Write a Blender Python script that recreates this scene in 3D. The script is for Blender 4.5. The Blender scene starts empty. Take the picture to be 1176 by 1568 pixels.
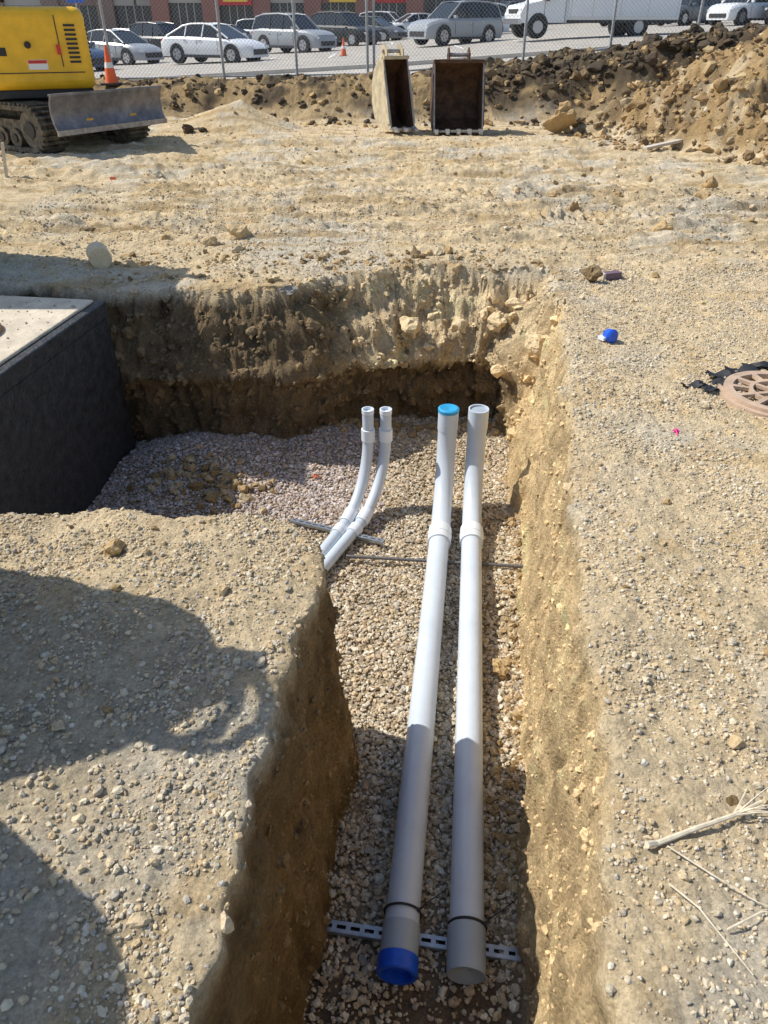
import bpy, math, random
import numpy as np
from mathutils import Vector, Matrix
random.seed(7); rng=np.random.default_rng(11)
S=bpy.context.scene
S.view_settings.view_transform='Standard'; S.view_settings.look='None'; S.view_settings.exposure=0
# ---------------------------------------------------------------- noise
def _h(ix,iy,iz,seed):
    h=(ix.astype(np.int64)*374761393+iy.astype(np.int64)*668265263+iz.astype(np.int64)*2147483647%4294967291+seed*974711)&0xffffffff
    h=((h^(h>>13))*1274126177)&0xffffffff
    h=((h^(h>>15))*2246822519)&0xffffffff
    return ((h^(h>>16))&0xffffff)/float(0xffffff)
def vn2(x,y,seed=0):
    x0=np.floor(x);y0=np.floor(y);fx=x-x0;fy=y-y0
    g=[]
    z0=np.zeros_like(x0)
    for dx in(0,1):
        for dy in(0,1):
            a=_h(x0+dx,y0+dy,z0,seed)*6.2831853
            g.append(np.cos(a)*(fx-dx)+np.sin(a)*(fy-dy))
    u=fx*fx*fx*(fx*(fx*6-15)+10);v=fy*fy*fy*(fy*(fy*6-15)+10)
    return ((g[0]*(1-v)+g[1]*v)*(1-u)+(g[2]*(1-v)+g[3]*v)*u)*1.5
def fbm(x,y,o=3,seed=0,g=.5):
    r=0;a=1
    for i in range(o):
        r=r+a*vn2(x*2**i+i*17.3,y*2**i-i*9.1,seed+i);a*=g
    return r
def vn3(x,y,z,seed=0):
    x0=np.floor(x);y0=np.floor(y);z0=np.floor(z)
    fx=x-x0;fy=y-y0;fz=z-z0
    fx=fx*fx*(3-2*fx);fy=fy*fy*(3-2*fy);fz=fz*fz*(3-2*fz)
    r=0
    for dx in(0,1):
        for dy in(0,1):
            for dz in(0,1):
                w=(fx if dx else 1-fx)*(fy if dy else 1-fy)*(fz if dz else 1-fz)
                r=r+w*_h(x0+dx,y0+dy,z0+dz,seed)
    return r*2-1
def fbm3(x,y,z,o=3,seed=0):
    r=0;a=1
    for i in range(o):
        r=r+a*vn3(x*2**i,y*2**i,z*2**i,seed+i);a*=.55
    return r
def sst(a,b,x):
    t=np.clip((x-a)/(b-a),0,1);return t*t*(3-2*t)
# ---------------------------------------------------------------- materials
def mat(name,col,rough=.6,metal=0,var=0,vscale=8,bump=0,bscale=40,attr=None,spec=.5,col2=None):
    m=bpy.data.materials.new(name);m.use_nodes=True
    nt=m.node_tree;b=nt.nodes['Principled BSDF'];N=nt.nodes.new;L=nt.links.new
    b.inputs['Roughness'].default_value=rough;b.inputs['Metallic'].default_value=metal
    b.inputs['Specular IOR Level'].default_value=spec
    b.inputs['Base Color'].default_value=(*col,1)
    tc=N('ShaderNodeTexCoord')
    if var or col2:
        n=N('ShaderNodeTexNoise');n.inputs['Scale'].default_value=vscale;n.inputs['Detail'].default_value=6;n.inputs['Roughness'].default_value=.65
        L(tc.outputs['Object'],n.inputs['Vector'])
        r=N('ShaderNodeValToRGB');r.color_ramp.elements[0].position=.35;r.color_ramp.elements[1].position=.65
        c2=col2 if col2 else tuple(min(1,c*(1+var)) for c in col)
        r.color_ramp.elements[0].color=(*[c*(1-var) for c in col],1);r.color_ramp.elements[1].color=(*c2,1)
        L(n.outputs['Fac'],r.inputs['Fac']);L(r.outputs['Color'],b.inputs['Base Color'])
    if bump:
        n2=N('ShaderNodeTexNoise');n2.inputs['Scale'].default_value=bscale;n2.inputs['Detail'].default_value=5
        L(tc.outputs['Object'],n2.inputs['Vector'])
        bp=N('ShaderNodeBump');bp.inputs['Strength'].default_value=bump;bp.inputs['Distance'].default_value=.01
        L(n2.outputs['Fac'],bp.inputs['Height']);L(bp.outputs['Normal'],b.inputs['Normal'])
    return m
def soil_mat():
    m=bpy.data.materials.new('soil');m.use_nodes=True
    nt=m.node_tree;b=nt.nodes['Principled BSDF'];N=nt.nodes.new;L=nt.links.new
    b.inputs['Roughness'].default_value=.95;b.inputs['Specular IOR Level'].default_value=.12
    tc=N('ShaderNodeTexCoord');at=N('ShaderNodeAttribute');at.attribute_name='Col'
    def noise(sc,det=6,ro=.6):
        n=N('ShaderNodeTexNoise');n.inputs['Scale'].default_value=sc;n.inputs['Detail'].default_value=det;n.inputs['Roughness'].default_value=ro
        L(tc.outputs['Object'],n.inputs['Vector']);return n
    def ramp(n,p0,p1,v0,v1):
        r=N('ShaderNodeMapRange');r.inputs[1].default_value=p0;r.inputs[2].default_value=p1;r.inputs[3].default_value=v0;r.inputs[4].default_value=v1
        L(n,r.inputs[0]);return r.outputs[0]
    def mulf(a,k):
        q=N('ShaderNodeMath');q.operation='MULTIPLY';L(a,q.inputs[0])
        if isinstance(k,float): q.inputs[1].default_value=k
        else: L(k,q.inputs[1])
        return q.outputs[0]
    n1=noise(7,8,.72);n2=noise(60,6,.75)
    vo=N('ShaderNodeTexVoronoi');vo.inputs['Scale'].default_value=85;L(tc.outputs['Object'],vo.inputs['Vector'])
    f1=ramp(n1.outputs['Fac'],.3,.7,.76,1.2);f2=ramp(n2.outputs['Fac'],.3,.7,.68,1.28)
    f3=ramp(vo.outputs['Color'],0,1,.88,1.12)
    fac=mulf(mulf(f1,f2),f3)
    vm=N('ShaderNodeVectorMath');vm.operation='SCALE';L(at.outputs['Color'],vm.inputs[0]);L(fac,vm.inputs['Scale'])
    L(vm.outputs[0],b.inputs['Base Color'])
    n4=noise(11,10,.68)
    bp0=N('ShaderNodeBump');bp0.inputs['Strength'].default_value=1
    L(mulf(at.outputs['Alpha'],.050),bp0.inputs['Distance']);L(n4.outputs['Fac'],bp0.inputs['Height'])
    bp=N('ShaderNodeBump');bp.inputs['Strength'].default_value=1;bp.inputs['Distance'].default_value=.016
    n3=noise(38,9,.78);L(n3.outputs['Fac'],bp.inputs['Height']);L(bp0.outputs['Normal'],bp.inputs['Normal'])
    bp2=N('ShaderNodeBump');bp2.inputs['Strength'].default_value=.7;bp2.inputs['Distance'].default_value=.006;bp2.invert=True
    L(vo.outputs['Distance'],bp2.inputs['Height']);L(bp.outputs['Normal'],bp2.inputs['Normal'])
    L(bp2.outputs['Normal'],b.inputs['Normal'])
    return m
def stone_mat(name):
    m=bpy.data.materials.new(name);m.use_nodes=True
    nt=m.node_tree;b=nt.nodes['Principled BSDF'];N=nt.nodes.new;L=nt.links.new
    b.inputs['Roughness'].default_value=.9;b.inputs['Specular IOR Level'].default_value=.15
    tc=N('ShaderNodeTexCoord');at=N('ShaderNodeAttribute');at.attribute_name='Col'
    n=N('ShaderNodeTexNoise');n.inputs['Scale'].default_value=60;n.inputs['Detail'].default_value=6
    L(tc.outputs['Object'],n.inputs['Vector'])
    r=N('ShaderNodeMapRange');r.inputs[1].default_value=.3;r.inputs[2].default_value=.7;r.inputs[3].default_value=.75;r.inputs[4].default_value=1.2
    L(n.outputs['Fac'],r.inputs[0])
    vm=N('ShaderNodeVectorMath');vm.operation='SCALE';L(at.outputs['Color'],vm.inputs[0]);L(r.outputs[0],vm.inputs['Scale'])
    L(vm.outputs[0],b.inputs['Base Color'])
    bp=N('ShaderNodeBump');bp.inputs['Strength'].default_value=1;bp.inputs['Distance'].default_value=.010
    L(n.outputs['Fac'],bp.inputs['Height']);L(bp.outputs['Normal'],b.inputs['Normal'])
    return m
# ---------------------------------------------------------------- raw meshes
def raw_mesh(name,V,F,col,m,smooth,alpha=None):
    me=bpy.data.meshes.new(name);nf,k=F.shape
    me.vertices.add(len(V));me.vertices.foreach_set('co',V.astype(np.float32).ravel())
    me.loops.add(nf*k);me.loops.foreach_set('vertex_index',F.astype(np.int32).ravel())
    me.polygons.add(nf);me.polygons.foreach_set('loop_start',(np.arange(nf)*k).astype(np.int32))
    me.update(calc_edges=True)
    me.polygons.foreach_set('use_smooth',np.full(nf,smooth,dtype=bool))
    ca=me.color_attributes.new('Col','FLOAT_COLOR','POINT')
    c=np.ones((len(V),4),np.float32);c[:,:3]=col
    if alpha is not None:c[:,3]=alpha
    ca.data.foreach_set('color',c.ravel())
    me.materials.append(m);me.update()
    o=bpy.data.objects.new(name,me);S.collection.objects.link(o);return o
# ---------------------------------------------------------------- pit description
POLY=np.array([(.04,-2),(.477,.604),(.71,2.05),(1.02,3.7),(1.26,5.2),(1.38,5.86),(.8,5.98),(.05,5.92),(-.45,5.7),(-.8,5.36),(-1.24,5.3),(-1.6,5.42),(-2.3,5.38),
 (-4.2,5.6),(-4.4,2.55),(-1.5,2.42),(-.6,2.38),(-.36,2.33),(-.24,2.2),(-.21,2.02),(-.347,1.15),(-.407,.604),(-.76,-2)])
def sdf(x,y):
    wx=x+.05*vn2(x*2.1,y*2.1,50)+.020*fbm(x*9,y*9,3,51);wy=y+.05*vn2(x*2.1+7,y*2.1,52)+.020*fbm(x*9,y*9+5,3,53)
    best=np.full(x.shape,1e9);nx=np.zeros_like(x);ny=np.zeros_like(x);inside=np.zeros(x.shape,bool)
    n=len(POLY)
    for i in range(n):
        a=POLY[i];b=POLY[(i+1)%n];d=b-a
        t=np.clip(((wx-a[0])*d[0]+(wy-a[1])*d[1])/(d@d),0,1)
        px=a[0]+t*d[0];py=a[1]+t*d[1]
        q=(wx-px)**2+(wy-py)**2;mk=q<best
        best=np.where(mk,q,best);nx=np.where(mk,px,nx);ny=np.where(mk,py,ny)
        c=((a[1]>wy)!=(b[1]>wy))
        with np.errstate(divide='ignore',invalid='ignore'):
            xi=a[0]+(wy-a[1])*d[0]/(d[1] if d[1]!=0 else 1e-9)
        inside^=(c&(wx<xi))
    d=np.sqrt(best);s=np.where(inside,d,-d)
    gx=np.where(inside,(wx-nx)/np.maximum(d,1e-6),(nx-wx)/np.maximum(d,1e-6))
    gy=np.where(inside,(wy-ny)/np.maximum(d,1e-6),(ny-wy)/np.maximum(d,1e-6))
    return s,nx,ny,gx,gy
def lotz(x): return np.interp(x,[-20,-14,-9,-7,0,8,20,30],[-.35,-.28,-.05,.05,.40,.92,1.35,1.6])
def pile_h(x,y):
    r=np.hypot(x-8.3,(y-13.7)*1.45)+.55*fbm(x*.8,y*.8,3,31)
    return np.clip(2.55-.52*r,0,None)*sst(0,.35,2.55-.52*r)
def top_z(x,y,s):
    z=.030*fbm(x*.9,y*.9,3,1)+.012*fbm(x*4.5,y*4.5,3,5)+.007*fbm(x*22,y*22,2,9)
    tr=sst(5.9,7,y)*sst(15.5,13,y)
    z=z+tr*(.030*fbm(x*.8+y*.3,y*5.5-x*.6,3,13)+.022*fbm(x*1.3,y*9+x*.8,2,15)+.007*fbm(x*7,y*14,3,16))
    for i,(y0,kk,x0,x1) in enumerate([(7.3,.05,-5,5),(7.75,.04,-5,5.5),(8.9,-.10,-7,6),(9.4,-.09,-7,6),(10.6,.03,-8,7),(11.2,.02,-8,6),(12.6,-.05,-6,4),(6.9,-.22,-.5,6),(6.3,.30,1.6,5),(8.3,.16,-6,3),(10.0,-.14,-6,6)]):
        yc=y0+kk*x+.12*vn2(x*.8,y*0+i*3.1,60+i)
        e=(y-yc)/(.11+.012*y0);m_=sst(x0,x0+1.5,x)*sst(x1,x1-1.5,x)
        g_=np.exp(-e*e)
        z=z+m_*(-.045*g_+.038*np.exp(-(np.abs(e)-1.7)**2*2)*(1+.7*fbm(x*4,y*8,2,66+i))+.020*g_*np.sin((x+.2*e)*2*math.pi/.15)*sst(-.2,.1,vn2(x*.6,y*.3,70+i)))
    lug=np.exp(-((y-7.75-.02*x)/.16)**4)*sst(1.0,1.3,x)*sst(3.0,2.6,x)
    z=z+lug*.016*np.sign(np.sin(x*2*math.pi/.11))
    z=z+.05*np.exp(-((x+1.0)**2+(y-1.7)**2)/.12)
    z=z+.42*np.clip(1-np.hypot((x+2.6)/1.1,(y-15.0)/.9),0,1)**1.1
    z=z+.20*np.clip(1-np.hypot((x+3.9)/1.6,(y-14.9)/.7),0,1)
    hb=np.interp(x,[-9,-3.6,0,3.1,5,6.9,10,30],[.48,.56,.62,.84,1.08,1.36,1.5,1.6])
    p=sst(15.5,17.3,y+.5*vn2(x*.7,y*.2,21))
    clump=.17*fbm(x*1.6,y*1.6,4,23)+.07*np.abs(fbm(x*5,y*5,3,24))
    zb=hb+clump*sst(19.2,18.6,y)*(.55+.5*sst(1,5,x))
    zl=lotz(x)-.12
    zz=z*(1-p)+zb*p
    q=sst(18.7,19.6,y);zz=zz*(1-q)+zl*q
    ph=np.minimum(pile_h(x,y),2.6)*(1-sst(16.6,18.5,y))
    pm=np.minimum(ph,.35)/.35
    zz=np.maximum(zz,zz*(1-pm)+ph)+pm*(.15*fbm(x*2.0,y*2.0,4,27)+.10*np.abs(fbm(x*4.5,y*4.5,3,28)))
    zz=zz-.012*np.exp(np.minimum(s,0)/.015)*(s<.5)
    return zz
def gz(x,y):
    x=np.array([float(x)]);y=np.array([float(y)]);return float(top_z(x,y,np.array([-5.]))[0])
def floor_z(x,y):
    z=-1.2+.018*fbm(x*1.6,y*1.6,3,41)+.006*fbm(x*12,y*12,2,43)
    z=z+.20*np.exp(-((x+1.35)**2/.35+(y-4.75)**2/.22))+.10*np.exp(-((x+.6)**2/.3+(y-5.2)**2/.1))
    return z
def lean_f(nx,ny):
    r=np.interp(ny,[.5,2,3.7,5.1,5.3],[.05,.07,.10,.22,.36])
    l=np.interp(ny,[.5,2.2,2.4,5.1,5.3],[.08,.07,.05,.05,.30])
    return np.where(nx>(.12*ny),r,l)
# ---------------------------------------------------------------- ground
def axis(lo,hi,d0): return np.arange(lo,hi,d0)
def grow(start,end,s0,k):
    out=[];p=start;
    while p<end:
        s=s0*(1+k*(p-start));p+=s;out.append(p)
    return np.array(out)
def geo(start,end,s0,f=1.22):
    out=[];p=start;s=s0
    while p<end: p+=s;s*=f;out.append(p)
    return np.array(out)
D=.009
xm=axis(-2.35,2.3,D)
xr=grow(xm[-1],9,.015,.32);xl=-grow(2.35,9,.015,.4)
xs=np.concatenate([-geo(-xl[-1],300,.1)[::-1],xl[::-1],xm,xr,geo(xr[-1],300,.1)])
ym=axis(.5,6.3,D);yr=grow(ym[-1],20,.012,.31)
ys=np.concatenate([axis(-2.6,.5,.04),ym,yr,geo(yr[-1],400,.1)])
ys=np.concatenate([-geo(2.6,60,.1)[::-1],ys])
GX,GY=np.meshgrid(xs,ys)
sub=(np.abs(GX)<6)&(GY<8)
s=np.full(GX.shape,-5.);nx=np.zeros_like(s);ny=np.zeros_like(s);gx=np.zeros_like(s);gy=np.zeros_like(s)
r=sdf(GX[sub],GY[sub]);s[sub],nx[sub],ny[sub],gx[sub],gy[sub]=r
lean=lean_f(nx,ny)
B=.30
q=np.clip(s/B,0,1);back=sst(5.1,5.35,ny)*(s>-1)
pb=np.where(q<.5,1.45*q/.5,1.45-.45*sst(.5,.62,q))
prof=q*(1-back)+back*pb
nd=np.where(s<=0,s,np.where(s<B,lean*prof,np.where(s<.44,lean+(s-B)*(.44-lean)/(.44-B),s)))
sh=np.where((s>0),nd-s,0)
X=GX+gx*sh;Y=GY+gy*sh
tz=top_z(X,Y,s);fz=floor_z(X,Y)
Z=np.where(s<=0,tz,tz+(fz-tz)*q)
w=(s>-.05)&(s<B*1.25)
Xa,Ya,Za=X[w],Y[w],Z[w]
bw_=sst(4.9,5.3,Ya)
amp=(np.where(Ya>3.6,.040,.024)+.036*bw_)*np.clip((s[w]+.05)/.09,0,1)*np.clip((B*1.25-s[w])/.06,0,1)
n=fbm3(Xa*2.8,Ya*2.8,Za*3.6,4,71)
st=fbm3(Xa*16,Ya*16,Za*9.0,3,75)
blk=1-2*np.abs(fbm3(Xa*6,Ya*6,Za*7,3,77))
disp=amp*(n*.9+.30*st+.40*blk)
X[w]+=gx[w]*disp;Y[w]+=gy[w]*disp
Z[w]+=amp*.7*fbm3(Xa*8+3,Ya*8,Za*8,3,79)*np.clip(s[w]/.03,.2,1)
tan=np.array([.64,.505,.315]);grav=np.array([.60,.52,.39]);ochre=np.array([.55,.39,.20]);dark=np.array([.10,.075,.048]);brown=np.array([.29,.20,.095]);lit_clay=np.array([.74,.57,.34])
C=lambda r,g,b: np.array([r,g,b])
def mixc(a,b,t): return a*(1-t[...,None])+b*t[...,None]
col=np.ones(X.shape+(3,))*tan
n1=fbm(X*.8,Y*.8,4,101);n2=fbm(X*3,Y*3,3,103)
col=mixc(col,grav,sst(-.1,.45,n1));col=mixc(col,ochre*1.05,sst(.15,.6,n2)*.55)
lb=sst(-.1,-.3,X)*(Y<2.6);col=mixc(col,grav*.82,lb*sst(.9,.2,np.hypot((X+1.1)/1.0,(Y-1.4)/.7))*.7)
rw=fbm(X*.6,Y*6,3,107)*sst(6,7,Y);col=mixc(col,brown*1.35,np.clip(sst(.05,.5,rw)*.65,0,1))
bm=sst(15.4,16.4,Y)*sst(19.7,19.2,Y)
bc=mixc(np.ones(X.shape+(3,))*ochre*.62,dark,np.clip(sst(-.15,.30,fbm(X*1.1,Y*1.1,3,109)+.40*sst(0,4,X)+.5*sst(.3,.9,Z)-.3),0,1))
col=col*(1-bm[...,None])+bc*bm[...,None]
pm=sst(.03,.2,pile_h(X,Y))*sst(18.5,17,Y)
pc=mixc(np.ones(X.shape+(3,))*C(.36,.245,.12),C(.55,.43,.27),sst(-.1,.5,fbm(X*1.5,Y*1.5,3,111)))
pc=mixc(pc,dark*1.6,sst(.15,.5,fbm(X*.9+4,Y*.9,3,112))*.7)
col=col*(1-pm[...,None])+pc*pm[...,None]
eb=sst(.30,.0,-s)*(s<0)*(Y>5.0);col=mixc(col,brown*1.4,eb*.7*sst(-.3,.3,n2+.1))
ins=sst(-.005,.03,s)
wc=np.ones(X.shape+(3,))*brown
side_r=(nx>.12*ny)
wc=np.where(side_r[...,None],C(.72,.53,.29),wc)  # right wall sunlit, left wall shaded: the difference is put into the colour
wc=mixc(wc,lit_clay,np.clip(back*sst(-.6,.0,X)*sst(.60,.50,q),0,1))  # sunlight on the upper back slope painted in as a lighter tone
wc=mixc(wc,C(.20,.145,.085),np.clip(back*sst(.52,.60,q)+back*sst(-.2,-.8,X),0,1)*.85)  # shade below the overhang and at the left end painted darker
idxw=s>-.1
lay=np.zeros_like(X);lay[idxw]=fbm3(X[idxw]*1.5,Y[idxw]*1.5,Z[idxw]*9,3,121)+.6*fbm3(X[idxw]*9,Y[idxw]*9,Z[idxw]*9,3,122)
wc=wc*(1+.24*lay)[...,None]
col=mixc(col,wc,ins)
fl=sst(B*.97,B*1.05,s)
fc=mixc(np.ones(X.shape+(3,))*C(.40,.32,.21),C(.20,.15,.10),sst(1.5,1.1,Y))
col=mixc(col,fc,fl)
col=np.clip(col,.02,.8)
alpha=np.clip(.10+ins*(1-fl)*.85+.5*pm+.5*bm,0,1)
ny_,nx_=X.shape
idx=np.arange(ny_*nx_).reshape(ny_,nx_)
F=np.stack([idx[:-1,:-1],idx[:-1,1:],idx[1:,1:],idx[1:,:-1]],-1).reshape(-1,4)
SOIL=soil_mat()
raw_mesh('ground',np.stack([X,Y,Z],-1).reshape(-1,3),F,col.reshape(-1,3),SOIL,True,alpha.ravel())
# ---------------------------------------------------------------- stones
import bmesh
def protos(sub,k,rough,seed,nch=7,fr=1.3):
    out=[];bm_=bmesh.new();bmesh.ops.create_icosphere(bm_,subdivisions=sub,radius=1)
    V=np.array([v.co[:] for v in bm_.verts]);Fc=np.array([[v.index for v in f.verts] for f in bm_.faces]);bm_.free()
    g=np.random.default_rng(seed)
    for i in range(k):
        W=V.copy()
        for _ in range(nch):
            nrm=g.normal(size=3);nrm/=np.linalg.norm(nrm);c=g.uniform(.5,.85)
            d=W@nrm;W=W-np.outer(np.maximum(d-c,0),nrm)
        W=W*(1+rough*fbm3(W[:,0]*fr+i*9,W[:,1]*fr,W[:,2]*fr,3,int(i+seed))[:,None])
        out.append(W)
    return np.array(out),Fc
P1,F1=protos(1,16,.12,3)
P2,F2=protos(2,14,.34,5,9,2.0)
P3,F3=protos(3,10,.34,8,9,2.0)
def stones(name,P,Fc,pos,rad,colr,m,flat=.7,sink=.2,smooth=False):
    n=len(pos)
    A=rng.normal(size=(n,4));A/=np.linalg.norm(A,axis=1)[:,None]
    w,x,y,z=A.T
    R=np.stack([1-2*(y*y+z*z),2*(x*y-z*w),2*(x*z+y*w),2*(x*y+z*w),1-2*(x*x+z*z),2*(y*z-x*w),2*(x*z-y*w),2*(y*z+x*w),1-2*(x*x+y*y)],-1).reshape(n,3,3)
    sc=rad[:,None]*rng.uniform(.6,1.3,size=(n,3))
    V=P[rng.integers(0,len(P),n)]*sc[:,None,:]
    V=np.einsum('nij,nkj->nki',R,V);V[:,:,2]*=flat
    V=V+pos[:,None,:];V[:,:,2]+=(rad*(.5-sink))[:,None]
    k=P.shape[1]
    Fa=(Fc[None]+np.arange(n)[:,None,None]*k).reshape(-1,3)
    cc=np.repeat(colr,k,axis=0)
    return raw_mesh(name,V.reshape(-1,3),Fa,cc,m,smooth)
def pal(n,cols,var=.12):
    c=np.array(cols)[rng.integers(0,len(cols),n)]
    return np.clip(c*rng.uniform(1-var,1+var,(n,1)),.03,.85)
SM=stone_mat('stone');CM=stone_mat('clod')
LIME=[(.60,.50,.37),(.50,.40,.28),(.66,.58,.46),(.42,.31,.20),(.56,.44,.31),(.45,.40,.34),(.68,.61,.50),(.54,.42,.27)]
TAN=[(.62,.50,.33),(.56,.44,.28),(.63,.54,.39),(.56,.47,.34),(.64,.57,.45),(.52,.39,.23),(.42,.37,.30),(.58,.50,.36)]
OC=[(.46,.325,.165),(.42,.29,.145),(.54,.40,.225),(.34,.235,.115),(.52,.42,.265)]
DK=[(.10,.075,.05),(.13,.10,.062),(.08,.062,.044),(.22,.155,.085)]
def visible(x,y,z,mar=.06):
    dep=y*.825+(1.65-z)*.565
    return (np.abs(x/np.maximum(dep,.01))<.535+mar+.15/np.maximum(dep,.3))&(dep>.3)
n=190000;x=rng.uniform(-2.3,1.5,n);y=rng.uniform(.9,5.85,n)
s_,a_,b_,_,_=sdf(x,y);le=lean_f(a_,b_)
z=floor_z(x,y)
k=(s_>le-.02)&visible(x,y,z)&~((y<2.25)&(x<-.45))
k&=(rng.random(n)<np.interp(y,[1.0,1.2,1.6],[.30,.60,1]))&(rng.random(n)<.55+.4*sst(-.35,.2,fbm(x*1.2,y*1.2,2,61)))
x,y,z=x[k],y[k],z[k];n=len(x)
rad=np.clip(rng.lognormal(math.log(.0092),.34,n),.0045,.022)
cl=pal(n,LIME,.22);cl[:,2]*=np.where((x<0)&(y>3.9),1.15,.97)
stones('trench_gravel',P1,F1,np.stack([x,y,z+rng.uniform(0,.010,n)],-1),rad,cl,SM)
xs_,ys_,zs_,rs_,cs_=[],[],[],[],[]
def scatter(n,x0,x1,y0,y1,r,rs,th,seed,palet,sd=0,f=3.0,rmax=.03,var=.12,floor_=.06):
    x=rng.uniform(x0,x1,n);y=rng.uniform(y0,y1,n);s_=sdf(x,y)[0]
    z=top_z(x,y,s_)
    d=fbm(x*f,y*f,3,seed)
    k=(s_<-.008)&visible(x,y,z)&(rng.random(n)<sst(th-.3,th+.35,d)*(1-floor_)+floor_)
    x,y,z=x[k],y[k],z[k];m=len(x)
    xs_.append(x);ys_.append(y);zs_.append(z);rs_.append(np.clip(rng.lognormal(math.log(r),rs,m),r*.4,rmax));cs_.append(pal(m,palet,var))
scatter(34000,-2.0,-.15,.45,2.5,.0048,.42,.0,201,TAN,rmax=.014,floor_=.12)
scatter(3800,-1.6,-.30,.45,2.1,.0085,.3,.1,202,TAN,rmax=.017)
scatter(100000,.4,3.0,.45,5.9,.0048,.42,-.05,203,TAN,rmax=.014,floor_=.2)
scatter(7000,.5,3.0,.5,5.9,.008,.35,.2,204,TAN,rmax=.018,f=1.5)
scatter(40000,-3.8,4.5,5.5,9,.0068,.45,.0,205,TAN,rmax=.02,floor_=.12)
scatter(12000,-6.5,7,9,15,.010,.45,.1,206,TAN+OC,rmax=.035)
x,y,z,rad,cl=[np.concatenate(a) for a in(xs_,ys_,zs_,rs_,cs_)]
stones('ground_gravel',P1,F1,np.stack([x,y,z],-1),rad,cl,SM,.8,.27)
xs_,ys_,zs_,rs_,cs_=[],[],[],[],[]
scatter(1300,-2,3,.5,6,.011,.5,.15,211,OC[2:]+TAN[:2],rmax=.035)
scatter(900,-3.6,4,5.6,9.5,.014,.5,.1,212,OC+TAN[:2],rmax=.05)
scatter(700,-2.2,1.5,5.5,6.4,.02,.5,-.1,213,OC+DK[3:],rmax=.07)
scatter(1300,1.2,7,6.3,15,.018,.5,.15,214,OC+TAN[:2],rmax=.075)
scatter(800,-7,7,9,15.5,.018,.5,.15,215,OC+TAN,rmax=.07)
scatter(2400,-8,10,15.2,18.6,.04,.55,-.1,216,OC[:2]+DK,rmax=.16,f=1.2)
scatter(2000,1.0,10,16.4,18.8,.06,.55,-.2,217,DK,rmax=.2,f=1.2)
n=9000;x=rng.uniform(2.6,9.5,n);y=rng.uniform(10.8,17.5,n);ph=pile_h(x,y);k=(ph>.0)&(rng.random(n)<.7)&visible(x,y,ph)
x,y=x[k],y[k];xs_.append(x);ys_.append(y);zs_.append(top_z(x,y,np.full(x.shape,-5.)));rs_.append(np.clip(rng.lognormal(math.log(.032),.62,len(x)),.012,.17));cs_.append(pal(len(x),[(.40,.27,.13),(.33,.22,.11),(.47,.35,.19),(.27,.18,.09),(.52,.41,.26),(.17,.12,.07)],.18))
x,y,z,rad,cl=[np.concatenate(a) for a in(xs_,ys_,zs_,rs_,cs_)]
stones('soil_clods',P2,F2,np.stack([x,y,z],-1),rad,cl,CM,.8,.42)
pts=[];rr=[]
for i in range(420):
    x0=random.uniform(-2.0,1.3);pts.append((x0,5.45-abs(random.gauss(0,.10)),0));rr.append(random.uniform(.012,.045))
for i in range(260):
    y0=random.uniform(1.5,5.3);pts.append((.477+(y0-.604)*.168-.10-abs(random.gauss(0,.06)),y0,0));rr.append(random.uniform(.01,.03))
for i in range(110):
    pts.append((random.gauss(-1.25,.22),random.gauss(4.35,.13),0));rr.append(random.uniform(.015,.05))
pts=np.array(pts);pts[:,2]=floor_z(pts[:,0],pts[:,1])+.005
stones('fallen_soil',P2,F2,pts,np.array(rr),pal(len(pts),OC,.15)*.85,CM,.8,.1)
cand=np.flatnonzero(((s>-.012)&(s<B*.97)&(Y>.8)&(X>-2.2)).ravel())
pk=rng.choice(cand,6500)
wp=np.stack([X.ravel()[pk],Y.ravel()[pk],Z.ravel()[pk]],-1)
fb=wp[:,1]>4.9
rad=np.clip(rng.lognormal(0,.6,len(pk))*np.where(fb,.013,.0055),.003,np.where(fb,.07,.020))
stones('wall_crumbs',P2,F2,wp,rad,np.clip(col.reshape(-1,3)[pk]*rng.uniform(.85,1.08,(len(pk),1)),.03,.8),CM,.9,.6)
big=[(-1.0,2.13,.0,.055,OC[0]),(-1.32,6.85,0,.09,OC[2]),(-2.75,6.9,0,.08,DK[3]),(-1.95,6.7,0,.06,OC[0]),(-1.55,6.6,0,.08,OC[2]),(3.02,14.0,.12,.26,OC[1]),(3.10,14.1,.36,.15,OC[1]),(3.4,14.2,.1,.2,DK[3]),
 (-.72,5.42,-.05,.07,(.3,.28,.25)),(1.12,4.95,-.32,.10,lit_clay),(1.16,4.8,-.42,.07,lit_clay),(1.6,5.6,.02,.07,DK[3]),(2.6,7.0,.0,.10,OC[0]),(1.9,8.6,0,.07,OC[0]),
 (.9,5.55,-.37,.10,lit_clay*.9),(.6,5.62,-.42,.08,lit_clay*.9),(.2,5.6,-.42,.10,lit_clay*.9),(1.08,5.62,-.25,.09,lit_clay*.9),
 (.60,2.65,-1.18,.05,OC[0]),(.68,2.35,-1.18,.045,OC[2]),(2.0,8,0,.07,OC[1]),(3.5,8.5,0,.1,OC[0]),(3.9,9.3,0,.11,OC[1]),(-3.2,14.3,0,.1,DK[0]),(-3.45,14.2,0,.12,DK[0])]
bp_=np.array([b[:3] for b in big]);stones('dirt_clumps',P3,F3,bp_,np.array([b[3] for b in big]),np.array([b[4] for b in big]),CM,.85,.1)
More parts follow.
